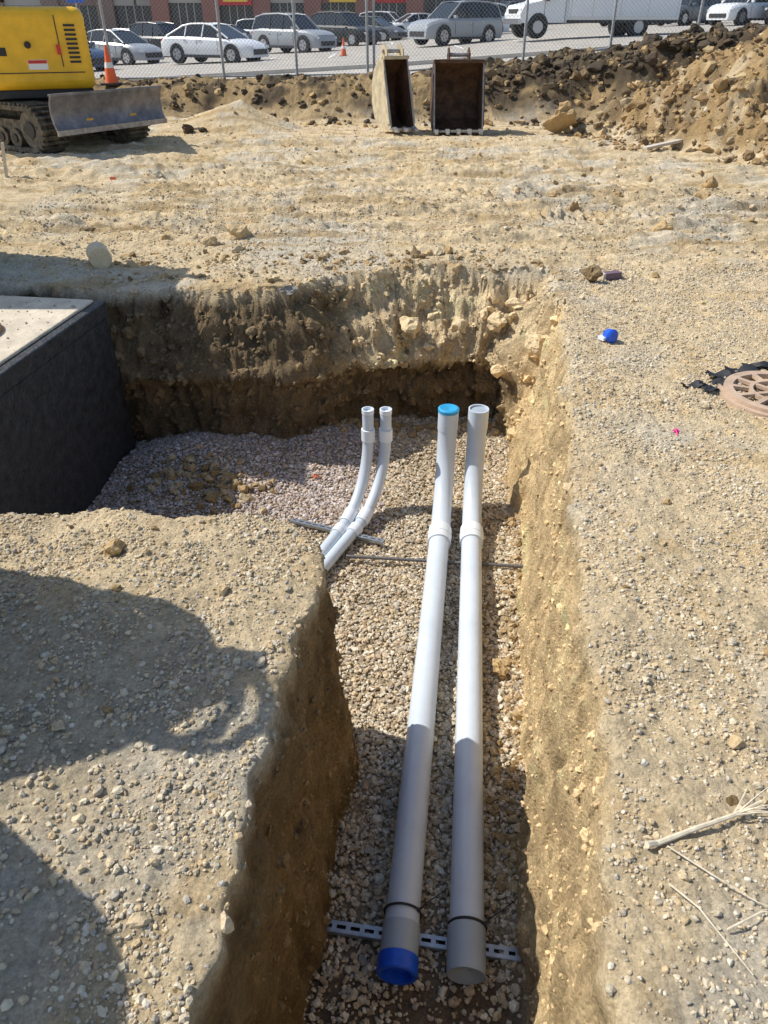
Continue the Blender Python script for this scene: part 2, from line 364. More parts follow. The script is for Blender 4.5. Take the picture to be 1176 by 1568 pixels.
# ---------------------------------------------------------------- mesh builder
class MB:
    def __init__(s): s.v=[];s.f=[];s.m=[];s.sm=[];s.mats=[]
    def mi(s,m):
        if m not in s.mats: s.mats.append(m)
        return s.mats.index(m)
    def add(s,V,F,m,smooth=False):
        o=len(s.v);s.v+= [tuple(v) for v in V];i=s.mi(m)
        for f in F: s.f.append([a+o for a in f]);s.m.append(i);s.sm.append(smooth)
    def box(s,c,sz,m,R=None):
        V=[Vector((x*sz[0]/2,y*sz[1]/2,z*sz[2]/2)) for x in(-1,1) for y in(-1,1) for z in(-1,1)]
        if R is not None: V=[R@v for v in V]
        V=[v+Vector(c) for v in V]
        s.add(V,[(0,1,3,2),(4,6,7,5),(0,4,5,1),(2,3,7,6),(0,2,6,4),(1,5,7,3)],m)
    def tube(s,path,r,m,seg=20,cap=True,smooth=True):
        P=[Vector(p) for p in path];n=len(P)
        if not hasattr(r,'__len__'): r=[r]*n
        t=None
        for i in range(n-1):
            if (P[i+1]-P[i]).length>1e-6: t=(P[i+1]-P[i]).normalized();break
        a=t.orthogonal().normalized();V=[]
        for i in range(n):
            i0=max(0,i-1);i1=min(n-1,i+1)
            tt=P[i1]-P[i0]
            if tt.length>1e-6:
                tt=tt.normalized()
                if tt.dot(t)<0: tt=-tt
            else: tt=t
            a=(a-tt*a.dot(tt)).normalized();b=tt.cross(a);t=tt
            for j in range(seg):
                an=2*math.pi*j/seg;V.append(P[i]+a*math.cos(an)*r[i]+b*math.sin(an)*r[i])
        F=[]
        for i in range(n-1):
            for j in range(seg):
                k=(j+1)%seg;F.append((i*seg+j,i*seg+k,(i+1)*seg+k,(i+1)*seg+j))
        s.add(V,F,m,smooth)
        if cap:
            s.add(V[:seg],[list(range(seg))[::-1]],m);s.add(V[-seg:],[list(range(seg))],m)
    def cyl(s,p0,p1,r,m,seg=20,r1=None,cap=True): s.tube([p0,p1],[r,r if r1 is None else r1],m,seg,cap)
    def prism(s,poly,y0,y1,m,M=None,cap=True):
        n=len(poly);V=[Vector((p[0],y0,p[1])) for p in poly]+[Vector((p[0],y1,p[1])) for p in poly]
        if M is not None: V=[M@v for v in V]
        F=[(i,(i+1)%n,(i+1)%n+n,i+n) for i in range(n)]
        if cap:F+=[list(range(n))[::-1],list(range(n,2*n))]
        s.add(V,F,m)
    def obj(s,name,M=None,bevel=0,seg=2,sharp=32):
        me=bpy.data.meshes.new(name);me.from_pydata([tuple(v) for v in s.v],[],s.f)
        for m in s.mats: me.materials.append(m)
        me.polygons.foreach_set('material_index',s.m);me.polygons.foreach_set('use_smooth',s.sm)
        me.update()
        b_=bmesh.new();b_.from_mesh(me)
        bmesh.ops.recalc_face_normals(b_,faces=b_.faces);b_.to_mesh(me);b_.free()
        try: me.set_sharp_from_angle(angle=math.radians(sharp))
        except Exception: pass
        o=bpy.data.objects.new(name,me);S.collection.objects.link(o)
        if M is not None:o.matrix_world=M
        if bevel:
            md=o.modifiers.new('b','BEVEL');md.width=bevel;md.segments=seg;md.limit_method='ANGLE';md.angle_limit=math.radians(35)
        return o
def frame(loc,xdir,z=None):
    x=Vector((xdir[0],xdir[1],0)).normalized();zz=Vector((0,0,1));y=zz.cross(x)
    return Matrix(((x.x,y.x,0,loc[0]),(x.y,y.y,0,loc[1]),(0,0,1,loc[2]),(0,0,0,1)))
pvc=mat('pvc_grey',(.55,.61,.68),.34,0,.06,4,.05,15)
pvc_l=mat('pvc_collar',(.72,.77,.82),.35,0,.04,5)
pvc_d=mat('pvc_cap',(.36,.41,.46),.4,0,.06,6)
blue=mat('blue_cap',(.008,.09,.60),.4,0,.15,20)
blueT=mat('blue_tape',(.03,.33,.60),.4)
galv=mat('galvanised',(.40,.43,.46),.42,.75,.15,30)
fencem=mat('fence_galvanised',(.42,.43,.44),.5,.4,.1,10)
rebar=mat('rebar',(.16,.15,.15),.6,.5,.3,60)
black=mat('black_rubber',(.02,.02,.022),.6)
tar=mat('bitumen_coating',(.012,.014,.018),.55,0,.35,14,1.0,45,col2=(.040,.042,.046))
conc=mat('concrete',(.58,.50,.38),.9,0,.20,7,.5,60)
concd=mat('concrete_grey',(.30,.29,.27),.9,0,.15,10,.4,50)
# ---------------------------------------------------------------- conduits
def bend(P0,dirh,R,z1,n=16):
    out=[];d=Vector((dirh[0],dirh[1],0)).normalized()
    for i in range(n+1):
        a=math.pi/2*i/n;out.append(Vector(P0)+d*R*math.sin(a)+Vector((0,0,R*(1-math.cos(a)))))
    out.append(Vector((out[-1].x,out[-1].y,z1)));return out
def big_pipe(name,near,far,topm,ncap):
    mb=MB();r=.064;near=Vector(near);far=Vector(far);d=(far-near).normalized()
    mb.tube([near+d*.10,far],r,pvc,40,False)
    if ncap=='blue':
        mb.tube([near+d*.155,near+d*.153,near+d*.03,near+d*.028],[r,r+.005,r+.005,r],pvc_d,40,False)
        mb.tube([near+d*.046,near+d*.045,near+d*.012,near-d*.012,near-d*.016,near-d*.015,near+d*.02,near+d*.021],[r+.005,r+.009,r+.010,r+.009,r+.004,r-.008,r-.012,.001],blue,40,False)
    else:
        mb.tube([near+d*.155,near+d*.153,near+d*.01,near-d*.005,near-d*.004,near+d*.02],[r,r+.006,r+.006,r+.003,r-.008,.001],pvc_d,40,False)
    c=far
    mb.tube([c-d*.075,c-d*.073,c-d*.012,c-d*.010,c+d*.010,c+d*.012,c+d*.073,c+d*.075],[r,r+.011,r+.011,r+.014,r+.014,r+.011,r+.011,r],pvc_l,40,False)
    R=.50
    path=[far]+bend(far+d*.07,(d.x,d.y),R,-.56,18)
    p=path[-1]
    mb.tube(path,r,pvc,40,False)
    mb.tube([(p.x,p.y,-.62),(p.x,p.y,-.618),(p.x,p.y,-.50),(p.x,p.y,-.47),(p.x,p.y,-.4699),(p.x,p.y,-.50),(p.x,p.y,-.501)],[r,r+.004,r+.004,r+.004,r-.005,r-.006,.001],pvc,40,False)
    if topm=='blue': mb.tube([(p.x,p.y,-.49),(p.x,p.y,-.489),(p.x,p.y,-.468),(p.x,p.y,-.462),(p.x,p.y,-.475)],[r+.004,r+.006,r+.006,r-.006,.002],blueT,40,False)
    else: mb.tube([(p.x,p.y,-.482),(p.x,p.y,-.478)],[r-.006,.002],pvc_d,40,False)
    return mb.obj(name)
big_pipe('pvc_conduit',(.046,1.17,-1.105),(.359,3.74,-1.105),'blue','blue')
big_pipe('pvc_conduit',(.287,1.16,-1.105),(.566,3.74,-1.105),'clear','grey')
def small_pipe(x,y,dirh,name,R=.46):
    mb=MB();r=.038;d=Vector((dirh[0],dirh[1],0)).normalized()
    base=Vector((x,y,0));zf=-1.135
    def arc(a): return base+d*R*(1-math.cos(a))+Vector((0,0,zf+R-R*math.sin(a)))
    path=[Vector((x,y,-.48)),Vector((x,y,zf+R))]
    for i in range(1,17): path.append(arc(math.pi/2*i/16))
    end=path[-1]
    path.append(end+d*1.1)
    mb.tube(path,r,pvc,28,False)
    mb.tube([(x,y,-.615),(x,y,-.617),(x,y,-.70),(x,y,-.702)],[r,r+.008,r+.008,r],pvc_l,28,False)
    mb.tube([(x,y,-.50),(x,y,-.498),(x,y,-.47),(x,y,-.469),(x,y,-.49),(x,y,-.491)],[r,r+.003,r+.003,r-.005,r-.006,.002],pvc_l,28,False)
    aa=[1.20,1.205,1.28,1.36,1.44,1.445]
    mb.tube([arc(a) for a in aa],[r,r+.009,r+.009,r+.009,r+.009,r],pvc_l,28,False)
    c=end
    mb.tube([c,c+d*.001,c+d*.08,c+d*.081],[r,r+.009,r+.009,r],pvc_l,28,False)
    return mb.obj(name)
small_pipe(-.107,4.30,(-.38,-.92),'small_conduit')
small_pipe(.012,4.30,(-.42,-.91),'small_conduit')
def strut(a,b,name,w=.041,h=.021):
    a=Vector(a);b=Vector(b);L=(b-a).length;mb=MB()
    M=Matrix.Translation(a)@ (b-a).to_track_quat('X','Z').to_matrix().to_4x4()
    mb.box((L/2,-w/2,-h/2),(L,.003,h),galv);mb.box((L/2,w/2,-h/2),(L,.003,h),galv)
    mb.box((L/2,-w/2+.007,0),(L,.013,.003),galv);mb.box((L/2,w/2-.007,0),(L,.013,.003),galv)
    n=int(L/.05)
    for i in range(n+1):
        mb.box((min(max(i*L/n,.011),L-.011),0,.0),(.018,.0155,.0029),galv)
    mb.box((L/2,0,-h+.001),(L-.01,w-.004,.002),black)
    mb.obj(name,M)
strut((-.24,1.36,-1.166),(.50,1.25,-1.166),'strut_channel')
def rod(a,b,name,r=.007):
    mb=MB();a=Vector(a);b=Vector(b);n=int((b-a).length/.012);path=[a.lerp(b,i/n) for i in range(n+1)]
    mb.tube(path,[r*(1.0 if i%2 else .8) for i in range(n+1)],rebar,8);mb.obj(name)
rod((-.237,3.585,-1.142),(.97,3.47,-1.142),'rebar_rod',.012)
strut((-.63,3.99,-1.140),(.0,3.74,-1.140),'strut_channel',.035,.018)
def zip_tie(cx,cy,name):
    mb=MB();r=.069;d=Vector((.12,.99,0)).normalized();s_=Vector((d.y,-d.x,0));path=[]
    for i in range(25):
        a=-.5+ (math.pi+1.0)*i/24;path.append(Vector((cx,cy,-1.105))+s_*math.cos(a)*r+Vector((0,0,math.sin(a)*r)))
    mb.tube(path,.0045,black,6)
    p=path[6];mb.box(p,(.014,.012,.012),black)
    mb.tube([p,p+Vector((.03,.012,.03)),p+Vector((.07,.03,.045)),p+Vector((.11,.06,.04))],[.003,.0025,.002,.0015],black,6);mb.obj(name)
zip_tie(.070,1.37,'zip_tie');zip_tie(.307,1.32,'zip_tie')
# ---------------------------------------------------------------- vault
Mv=frame((-1.965,5.0,0),(-.14,-.99))
_sg=1 if Mv.col[1].xyz.x>0 else -1
def vault():
    mb=MB();L=2.2;W=1.9;s_=-_sg
    rustr=mat('rust_ring',(.33,.17,.08),.85,.2,.3,20)
    mb.box((L/2,s_*W/2,-.66),(L,W,1.13),tar)
    mb.box((L/2,s_*W/2,-.035),(L+.02,W+.02,.115),tar)
    mb.box((L/2,s_*(W/2+.02),.030),(L-.06,W-.08,.022),conc)
    c=(.80,s_*.56)
    mb.tube([(*c,.040),(*c,.075),(*c,.0751),(*c,.045)],[.25,.25,.20,.20],rustr,36,False)
    mb.tube([(*c,.041),(*c,.055)],[.20,.195],concd,36)
    mb.obj('concrete_vault',Mv,.012,2)
vault()
n=420;u=rng.uniform(.1,2.0,n);v=rng.uniform(.08,1.5,n)
P_=[Mv@Vector((a,-_sg*b,.042)) for a,b in zip(u,v)]
stones('lid_grit',P1,F1,np.array([tuple(p) for p in P_]),np.clip(rng.lognormal(math.log(.005),.5,n),.002,.016),pal(n,TAN+OC),SM,.8,.1)
# ---------------------------------------------------------------- drain grate
tanp=mat('grate_tan',(.47,.34,.24),.7,0,.15,12,.2,60)
def grate():
    mb=MB();c=Vector((2.09,3.50,gz(2.02,3.3)));
    def ring(r0,r1,z0,z1,seg=56):
        V=[];F=[]
        for i in range(seg):
            a=2*math.pi*i/seg
            for r_,zz in((r0,z0),(r0,z1),(r1,z1),(r1,z0)): V.append(c+Vector((math.cos(a)*r_,math.sin(a)*r_,zz)))
        for i in range(seg):
            j=(i+1)%seg
            for k_ in range(4): F.append((i*4+k_,j*4+k_,j*4+(k_+1)%4,i*4+(k_+1)%4))
        mb.add(V,F,tanp)
    ring(.225,.270,-.02,.04);ring(.0,.045,.02,.042);ring(.125,.145,.02,.041);ring(.271,.30,-.06,.022)
    for i in range(12):
        a=2*math.pi*(i+.3)/12;d=Vector((math.cos(a),math.sin(a),0));R=Matrix.Rotation(a,3,'Z')
        if i%2==0: mb.box(c+d*.085+Vector((0,0,.031)),(.10,.022,.017),tanp,R)
        mb.box(c+d*.187+Vector((0,0,.0305)),(.09,.026,.018),tanp,R)
    mb.cyl(c+Vector((0,0,-.06)),c+Vector((0,0,-.005)),.225,black,40)
    mb.obj('drain_grate')
    f=MB()
    for i,(dx,dy,L,w,a) in enumerate([(-.27,.12,.26,.10,.7),(-.18,.25,.22,.12,.2),(-.38,.12,.20,.07,.2),(.0,.31,.30,.12,-.1),(.12,.36,.3,.1,-.3),(.05,-.33,.12,.04,.2)]):
        V=[];nn=11;mm=7
        for ii in range(nn):
            for jj in range(mm):
                u=(ii/(nn-1)-.5)*L;v=(jj/(mm-1)-.5)*w*(1-.9*abs(ii/(nn-1)-.5)+random.uniform(-.15,.15))
                V.append((c.x+dx+u*math.cos(a)-v*math.sin(a),c.y+dy+u*math.sin(a)+v*math.cos(a),c.z+.024+.012*math.sin(ii*1.1+i)+.006*math.sin(jj*1.9+ii+i)+random.uniform(0,.004)))
        f.add(V,[(ii*mm+jj,ii*mm+jj+1,ii*mm+jj+mm+1,ii*mm+jj+mm) for ii in range(nn-1) for jj in range(mm-1)],black,True)
    f.obj('filter_fabric')
grate()
zc=gz(1.40,4.28)+.02
mb=MB();mb.tube([(1.395,4.32,zc+.012),(1.395,4.32,zc+.013),(1.41,4.27,zc+.02),(1.415,4.26,zc+.022)],[.02,.036,.042,.03],blue,24,True)
mb.box((1.37,4.30,zc+.0),(.06,.05,.02),pvc_l,Matrix.Rotation(.5,3,'Z'));mb.obj('blue_pipe_cap')
zc=gz(1.77,5.68)
mb=MB();mb.box((1.77,5.68,zc+.035),(.16,.07,.05),mat('carton',(.16,.10,.13),.6,0,.2,20),Matrix.Rotation(.3,3,'Z'));mb.box((1.70,5.655,zc+.037),(.02,.075,.053),conc,Matrix.Rotation(.3,3,'Z'));mb.obj('small_carton',None,.004)
mb=MB();zc=gz(1.43,3.12);pk_=mat('pink_flag',(.7,.05,.25),.6)
for i in range(3): 
    mb.tube([(1.42+random.uniform(-.012,.012),3.1+random.uniform(-.02,.02),zc+.004),(1.43+random.uniform(-.01,.01),3.13,zc+.014),(1.445,3.12+random.uniform(-.01,.01),zc+.004)],.004,pk_,6)
mb.obj('pink_marking_tape')
of=mat('orange_flag',(.8,.15,.05),.6)
for (fx,fy) in((-.52,4.55),(.66,4.05)):
    mb=MB();zf=-1.17
    for i in range(4):
        a=random.uniform(0,3);mb.tube([(fx,fy,zf),(fx+.02*math.cos(a),fy+.02*math.sin(a),zf+.03),(fx+.05*math.cos(a),fy+.05*math.sin(a),zf+.012)],[.003,.004,.002],of,5)
    mb.obj('orange_marking_tape')
zc=gz(-2.3,6.0)
mb=MB();mb.tube([(-2.36,6.08,zc+.08),(-2.355,6.07,zc+.08),(-2.27,5.90,zc+.075),(-2.268,5.895,zc+.075)],[.080,.086,.086,.080],mat('core_concrete',(.66,.54,.36),.9,0,.12,30,.3,60),28);mb.obj('concrete_test_cylinder')
straw=mat('straw',(.66,.57,.42),.8,0,.2,30)
def stalk(name,pts,r):
    mb=MB();P=[Vector((p[0],p[1],gz(p[0],p[1])+p[2]-.015)) for p in pts]
    n=len(P);mb.tube(P,[r*(1-.5*i/(n-1)) for i in range(n)],straw,7)
    for i in range(6 if r>.005 else 0):
        a=P[-2].lerp(P[-1],random.random()*.5);b=P[-1]+Vector((random.uniform(-.02,.06),random.uniform(-.05,.06),random.uniform(0,.02)))
        mb.tube([a,a.lerp(b,.5)+Vector((0,0,.006)),b],[.003,.002,.001],straw,5)
    mb.obj(name)
stalk('dry_stalk',[(.63,.97,.035),(.645,.975,.035),(.66,.98,.030),(.76,1.01,.033),(.86,1.04,.034),(.95,1.08,.04)],.009)
stalk('straw_stem',[(.655,.88,.028),(.70,.82,.034),(.745,.74,.028),(.77,.69,.028)],.0026)
stalk('straw_stem',[(.68,.97,.028),(.76,.90,.032),(.84,.84,.028),(.93,.80,.028)],.0022)
stalk('straw_stem',[(.75,.78,.028),(.84,.815,.036),(.95,.80,.028)],.0028)
wood=mat('weathered_wood',(.55,.49,.40),.85,0,.15,15,.3,60)
mb=MB();mb.box((0,0,0),(.75,.10,.04),wood,Matrix.Rotation(.45,3,'Z')@Matrix.Rotation(-.10,3,'Y'));mb.obj('wood_board',Matrix.Translation((4.25,12.15,gz(4.25,12.15)+.12)),.004)
mb=MB();mb.box((0,0,.18),(.03,.03,.42),wood,Matrix.Rotation(.15,3,'Y'));mb.obj('survey_stake',Matrix.Translation((-4.75,9.9,gz(-4.75,9.9))))
mb=MB();mb.cyl((0,0,0),(.06,.02,.12),.003,wood,6);mb.box((.07,.02,.12),(.07,.004,.03),of);mb.obj('marking_flag',Matrix.Translation((-3.2,9.0,gz(-3.2,9))))
# ---------------------------------------------------------------- excavator buckets
rust=mat('rusty_steel',(.085,.045,.026),.75,.3,.45,7,.3,40,col2=(.17,.09,.05))
steelw=mat('worn_steel',(.34,.32,.30),.5,.6,.3,12,.2,40)
beige=mat('dusty_paint',(.50,.42,.28),.7,.1,.25,8,.2,30)
def bucket(name,w,h,dep,M,outer):
    mb=MB()
    prof=[(-.42,.02),(-.15,.0),(.12,.03),(.34,.14),(.46,.36),(.46,.60),(.36,.80),(.18,.94),(-.05,1.0)]
    prof=[(a*dep/.9,b*h) for a,b in prof];t=.025
    def strip(pr,m):
        V=[(-w/2,a,b) for a,b in pr]+[(w/2,a,b) for a,b in pr];n=len(pr)
        mb.add(V,[(i,i+1,i+1+n,i+n) for i in range(n-1)],m,True)
    inner=[(a*.95-.0,b*.96+.015) for a,b in prof]
    strip(prof,outer);strip(inner,rust)
    for sx in(-1,1):
        for k_,m_,pr in((0,outer,prof),(1,rust,prof)):
            x_=sx*(w/2-k_*t)
            mb.add([(x_,a,b) for a,b in pr],[list(range(len(pr)))],m_)
        a0,a1=prof[0],prof[-1]
        xs2=(sx*w/2,sx*(w/2-t))
        mb.add([(xs2[0],*a0),(xs2[1],*a0),(xs2[1],*a1),(xs2[0],*a1)],[(0,1,2,3)],steelw)
        mb.box((sx*(w/2+.008),(a0[0]+a1[0])/2+.03,h*.45),(.016,.10,h*.75),outer,Matrix.Rotation(-math.atan2(a1[0]-a0[0],h)*1.0,3,'X'))
    mb.box((0,prof[0][0]-.01,.03*h),(w,.09,.03),steelw)
    nt=max(3,int(w/.17))
    for i in range(nt):
        xx=-w/2+.05+(w-.1)*i/(nt-1)
        V=[(xx-.035,prof[0][0]-.03,.0),(xx+.035,prof[0][0]-.03,.0),(xx+.035,prof[0][0]-.03,.07),(xx-.035,prof[0][0]-.03,.07),(xx-.02,prof[0][0]-.20,.0),(xx+.02,prof[0][0]-.20,.0),(xx+.02,prof[0][0]-.20,.02),(xx-.02,prof[0][0]-.20,.02)]
        mb.add(V,[(0,1,2,3),(4,7,6,5),(0,4,5,1),(1,5,6,2),(2,6,7,3),(3,7,4,0)],steelw)
    mb.box((0,prof[-1][0]+.0,h*.985),(w,.12,.05),outer)
    for sx in(-1,1):
        e=min(.17,w*.32)*sx
        V=[(.0,0),(.30,-.04),(.26,.16),(.14,.20),(.02,.12)]
        mb.prism([(a,b) for a,b in V],-.012,.012,outer,Matrix.Translation((e,prof[-1][0]-.02,h*.98))@Matrix.Rotation(math.pi/2,4,'Z'))
    mb.cyl((-min(.2,w*.4),prof[-1][0]+.12,h+.07),(min(.2,w*.4),prof[-1][0]+.12,h+.07),.03,steelw,12)
    mb.obj(name,M)
bucket('excavator_bucket',.86,1.06,.85,Matrix.Translation((1.27,14.35,gz(1.27,13.95)+.04))@Matrix.Rotation(.03,4,'Z'),rust)
bucket('excavator_bucket',.46,1.08,.85,Matrix.Translation((.17,14.35,gz(.17,13.95)+.04))@Matrix.Rotation(.42,4,'Z'),beige)
# ---------------------------------------------------------------- excavator
yel=mat('yellow_paint',(.82,.47,.02),.42,0,.10,4);yel2=mat('yellow_paint_dusty',(.62,.37,.05),.6,0,.2,6)
darks=mat('track_steel',(.09,.08,.07),.7,.4,.5,10,.4,40,col2=(.26,.22,.16));blk=mat('black_plastic',(.018,.018,.02),.5)
blade_m=mat('blade_steel',(.13,.13,.15),.45,.5,.25,5,.1,30,col2=(.24,.23,.24));glass=mat('dark_glass',(.02,.025,.03),.08);white=mat('white_label',(.8,.8,.78),.5);red=mat('red_label',(.6,.03,.03),.5)
def excavator():
    root=bpy.data.objects.new('excavator',None);S.collection.objects.link(root);root.location=(0,0,0)
    a=(.835,-.55);Mc=frame((-5.38,13.05,0),a)
    mb=MB()
    for sy in(-1,1):
        cy=sy*.78;R_=.30;L2=.92
        prof=[]
        for i in range(13):
            t=-math.pi/2+math.pi*i/12;prof.append((L2+R_*math.cos(t),R_+R_*math.sin(t)))
        for i in range(13):
            t=math.pi/2+math.pi*i/12;prof.append((-L2+R_*math.cos(t),R_+R_*math.sin(t)))
        inner=[(x*.94,.30+(z-.30)*.8) for x,z in prof]
        n=len(prof);V=[]
        for y_ in(cy-.2,cy+.2):
            V+=[(x,y_,z+.03) for x,z in prof]
        for y_ in(cy-.2,cy+.2):
            V+=[(x,y_,z+.03) for x,z in inner]
        F=[]
        for i in range(n):
            j=(i+1)%n;F+=[(i,j,j+n,i+n),(i+2*n,j+2*n,j+3*n,i+3*n),(i,j,j+2*n,i+2*n),(i+n,j+n,j+3*n,i+3*n)]
        mb.add(V,F,darks)
        per=[];
        for i in range(n):
            p=Vector(prof[i]);q_=Vector(prof[(i+1)%n]);L_=(q_-p).length;k_=max(1,round(L_/.11))
            for k2 in range(k_):
                c=p.lerp(q_,k2/k_);t=(q_-p).normalized();nn=Vector((t.y,-t.x));ang=math.atan2(t.y,t.x)
                per.append((c+nn*.018,ang))
        for c,ang in per: mb.box((c.x,cy,c.y+.03),(.035,.42,.04),darks,Matrix.Rotation(-ang,3,'Y'))
        for xx,rr_ in((.92,.24),(-.92,.24),(-.5,.13),(-.17,.13),(.17,.13),(.5,.13)):
            zz_=.33 if rr_>.2 else .20
            mb.cyl((xx,cy-.17,zz_),(xx,cy+.17,zz_),rr_,darks,20)
            mb.cyl((xx,cy-.19,zz_),(xx,cy+.19,zz_),rr_*.45,blk,12)
        mb.box((0,cy,.33),(1.6,.24,.22),darks)
    mb.box((0,0,.42),(1.3,1.2,.25),darks);mb.cyl((0,0,.5),(0,0,.74),.5,blk,28)
    o=mb.obj('tracks',Mc);o.parent=root
    mb=MB();pr=[(0,.0),(-.05,.10),(-.065,.22),(-.05,.34),(.0,.44)];n=len(pr);W=1.0
    V=[(x,-W,z) for x,z in pr]+[(x,W,z) for x,z in pr]+[(x-.04,-W,z) for x,z in pr]+[(x-.04,W,z) for x,z in pr]
    F=[(i,i+1,i+1+n,i+n) for i in range(n-1)]+[(i+2*n,i+1+2*n,i+1+3*n,i+3*n) for i in range(n-1)]+[(i,i+1,i+1+2*n,i+2*n) for i in range(n-1)]+[(i+n,i+1+n,i+1+3*n,i+3*n) for i in range(n-1)]+[(0,n,3*n,2*n),(n-1,2*n-1,4*n-1,3*n-1)]
    mb.add(V,F,blade_m)
    mb.box((-.005,0,-.02),(.03,2.02,.07),steelw);mb.box((-.03,0,.45),(.07,2.0,.03),blade_m)
    for sy in(-.4,.4): mb.box((-.5,sy,.10),(.9,.12,.14),yel2,Matrix.Rotation(.1,3,'Y'))
    mb.cyl((-.1,0,.3),(-.8,0,.25),.05,steelw,14)
    o=mb.obj('dozer_blade',frame((-4.05,12.25,.34),a));o.parent=root
    Mh=frame((-5.60,13.0,0),(.93,.36))
    mb=MB();mb.box((0,0,1.30),(2.05,2.0,1.02),yel)
    mb.box((-.6,.2,1.95),(.9,1.5,.36),yel);o=mb.obj('house',Mh,.13,4);o.parent=root
    mb=MB();mb.box((0,0,.75),(1.95,1.9,.12),blk);o=mb.obj('house_base',Mh,.02);o.parent=root
    mb=MB()
    mb.box((0,-1.003,1.02),(1.80,.012,.012),blk);mb.box((.62,-1.003,1.4),(.012,.012,.62),blk);mb.box((-.3,-1.003,1.55),(.012,.012,.5),blk)
    for i in range(9): mb.box((.80,-1.004,1.15+i*.055),(.15,.018,.028),blk)
    for i in range(10): mb.box((1.028,-.5,1.10+i*.055),(.018,.8,.028),blk)
    mb.box((.28,-1.004,1.12),(.26,.010,.12),white);mb.box((.28,-1.011,1.155),(.25,.006,.04),red)
    mb.box((-.45,-1.004,1.28),(.7,.010,.10),blk);mb.box((.60,-1.02,1.30),(.05,.04,.12),red)
    mb.cyl((.2,-.98,1.36),(.2,-1.02,1.36),.045,blk,14);mb.cyl((-.25,-.98,1.7),(-.25,-1.02,1.7),.03,blk,14)
    o=mb.obj('house_trim',Mh);o.parent=root
    mb=MB();mb.box((-.55,.35,2.4),(.95,1.25,1.0),glass);
    for sx in(-1,1):
        for sy in(-1,1): mb.box((-.55+sx*.48,.35+sy*.63,2.4),(.07,.07,1.05),blk)
    mb.box((-.55,.35,2.94),(1.1,1.4,.08),yel);o=mb.obj('cab',Mh,.02);o.parent=root
    mb=MB()
    mb.prism([(0,0),(.35,-.1),(1.7,1.7),(3.1,1.9),(3.1,2.15),(1.5,2.1)],-.14,.14,yel,Matrix.Translation((-.2,.9,.9))@Matrix.Rotation(math.radians(150),4,'Z'))
    mb.prism([(3.0,2.3),(3.4,2.2),(3.6,.4),(3.35,.35)],-.11,.11,yel,Matrix.Translation((-.2,.9,.9))@Matrix.Rotation(math.radians(150),4,'Z'))
    o=mb.obj('boom',Mh,.02);o.parent=root
excavator()
orange=mat('cone_orange',(.85,.14,.03),.5)
def cone(loc,nm='traffic_cone'):
    mb=MB();mb.box((0,0,.02),(.36,.36,.04),blk)
    mb.tube([(0,0,.04),(0,0,.28),(0,0,.281),(0,0,.42),(0,0,.421),(0,0,.70)],[.13,.093,.094,.066,.065,.02],orange,20)
    mb.tube([(0,0,.30),(0,0,.40)],[.0925,.0735],white,20,False)
    mb.obj(nm,Matrix.Translation(loc))
cone((-5.6,17.2,gz(-5.6,17.2)+.02));cone((-1.75,37,.33))
# ---------------------------------------------------------------- fence
def fence():
    root=bpy.data.objects.new('chain_link_fence',None);S.collection.objects.link(root)
    base=lambda x: float(np.interp(x,[-9,-3.6,0,3.1,5,6.9,10,14],[.46,.54,.60,.84,1.08,1.32,1.46,1.56]))
    Yf=18.9;mb=MB()
    px=[-8.6,-6.1,-3.6,-1.95,-.36,-.22,3.1,5.0,6.85,9.4,12.0]
    for x_ in px: mb.cyl((x_,Yf,base(x_)-.3),(x_+random.uniform(-.04,.04),Yf,base(x_)+2.15),.030,fencem,12)
    for a_,b_ in zip(px[:-1],px[1:]):
        for hh in(.06,2.08): mb.cyl((a_,Yf,base(a_)+hh),(b_,Yf,base(b_)+hh),.018,fencem,8)
    o=mb.obj('posts_and_rails');o.parent=root
    V=[];F=[];sp=.085;H=2.0;x0,x1=-8.6,12.0;w_=.0030
    k=x0-H
    while k<x1:
        for sg in(1,-1):
            pts=[]
            for i in range(5):
                h=H*i/4;xx=k+(h if sg>0 else H-h)
                pts.append((xx,h))
            pts=[(xx,h) for xx,h in pts if x0<=xx<=x1]
            if len(pts)<2: continue
            o0=len(V)
            for xx,h in pts:
                zz=base(xx)+.06+h
                V+= [(xx-w_,Yf-.03,zz),(xx+w_,Yf-.03,zz),(xx,Yf-.03+w_*1.6*sg,zz)]
            for i in range(len(pts)-1):
                for j in range(3): F.append((o0+i*3+j,o0+i*3+(j+1)%3,o0+i*3+3+(j+1)%3,o0+i*3+3+j))
        k+=sp
    mb=MB();mb.add(V,F,fencem);o=mb.obj('wire_mesh');o.parent=root
fence()
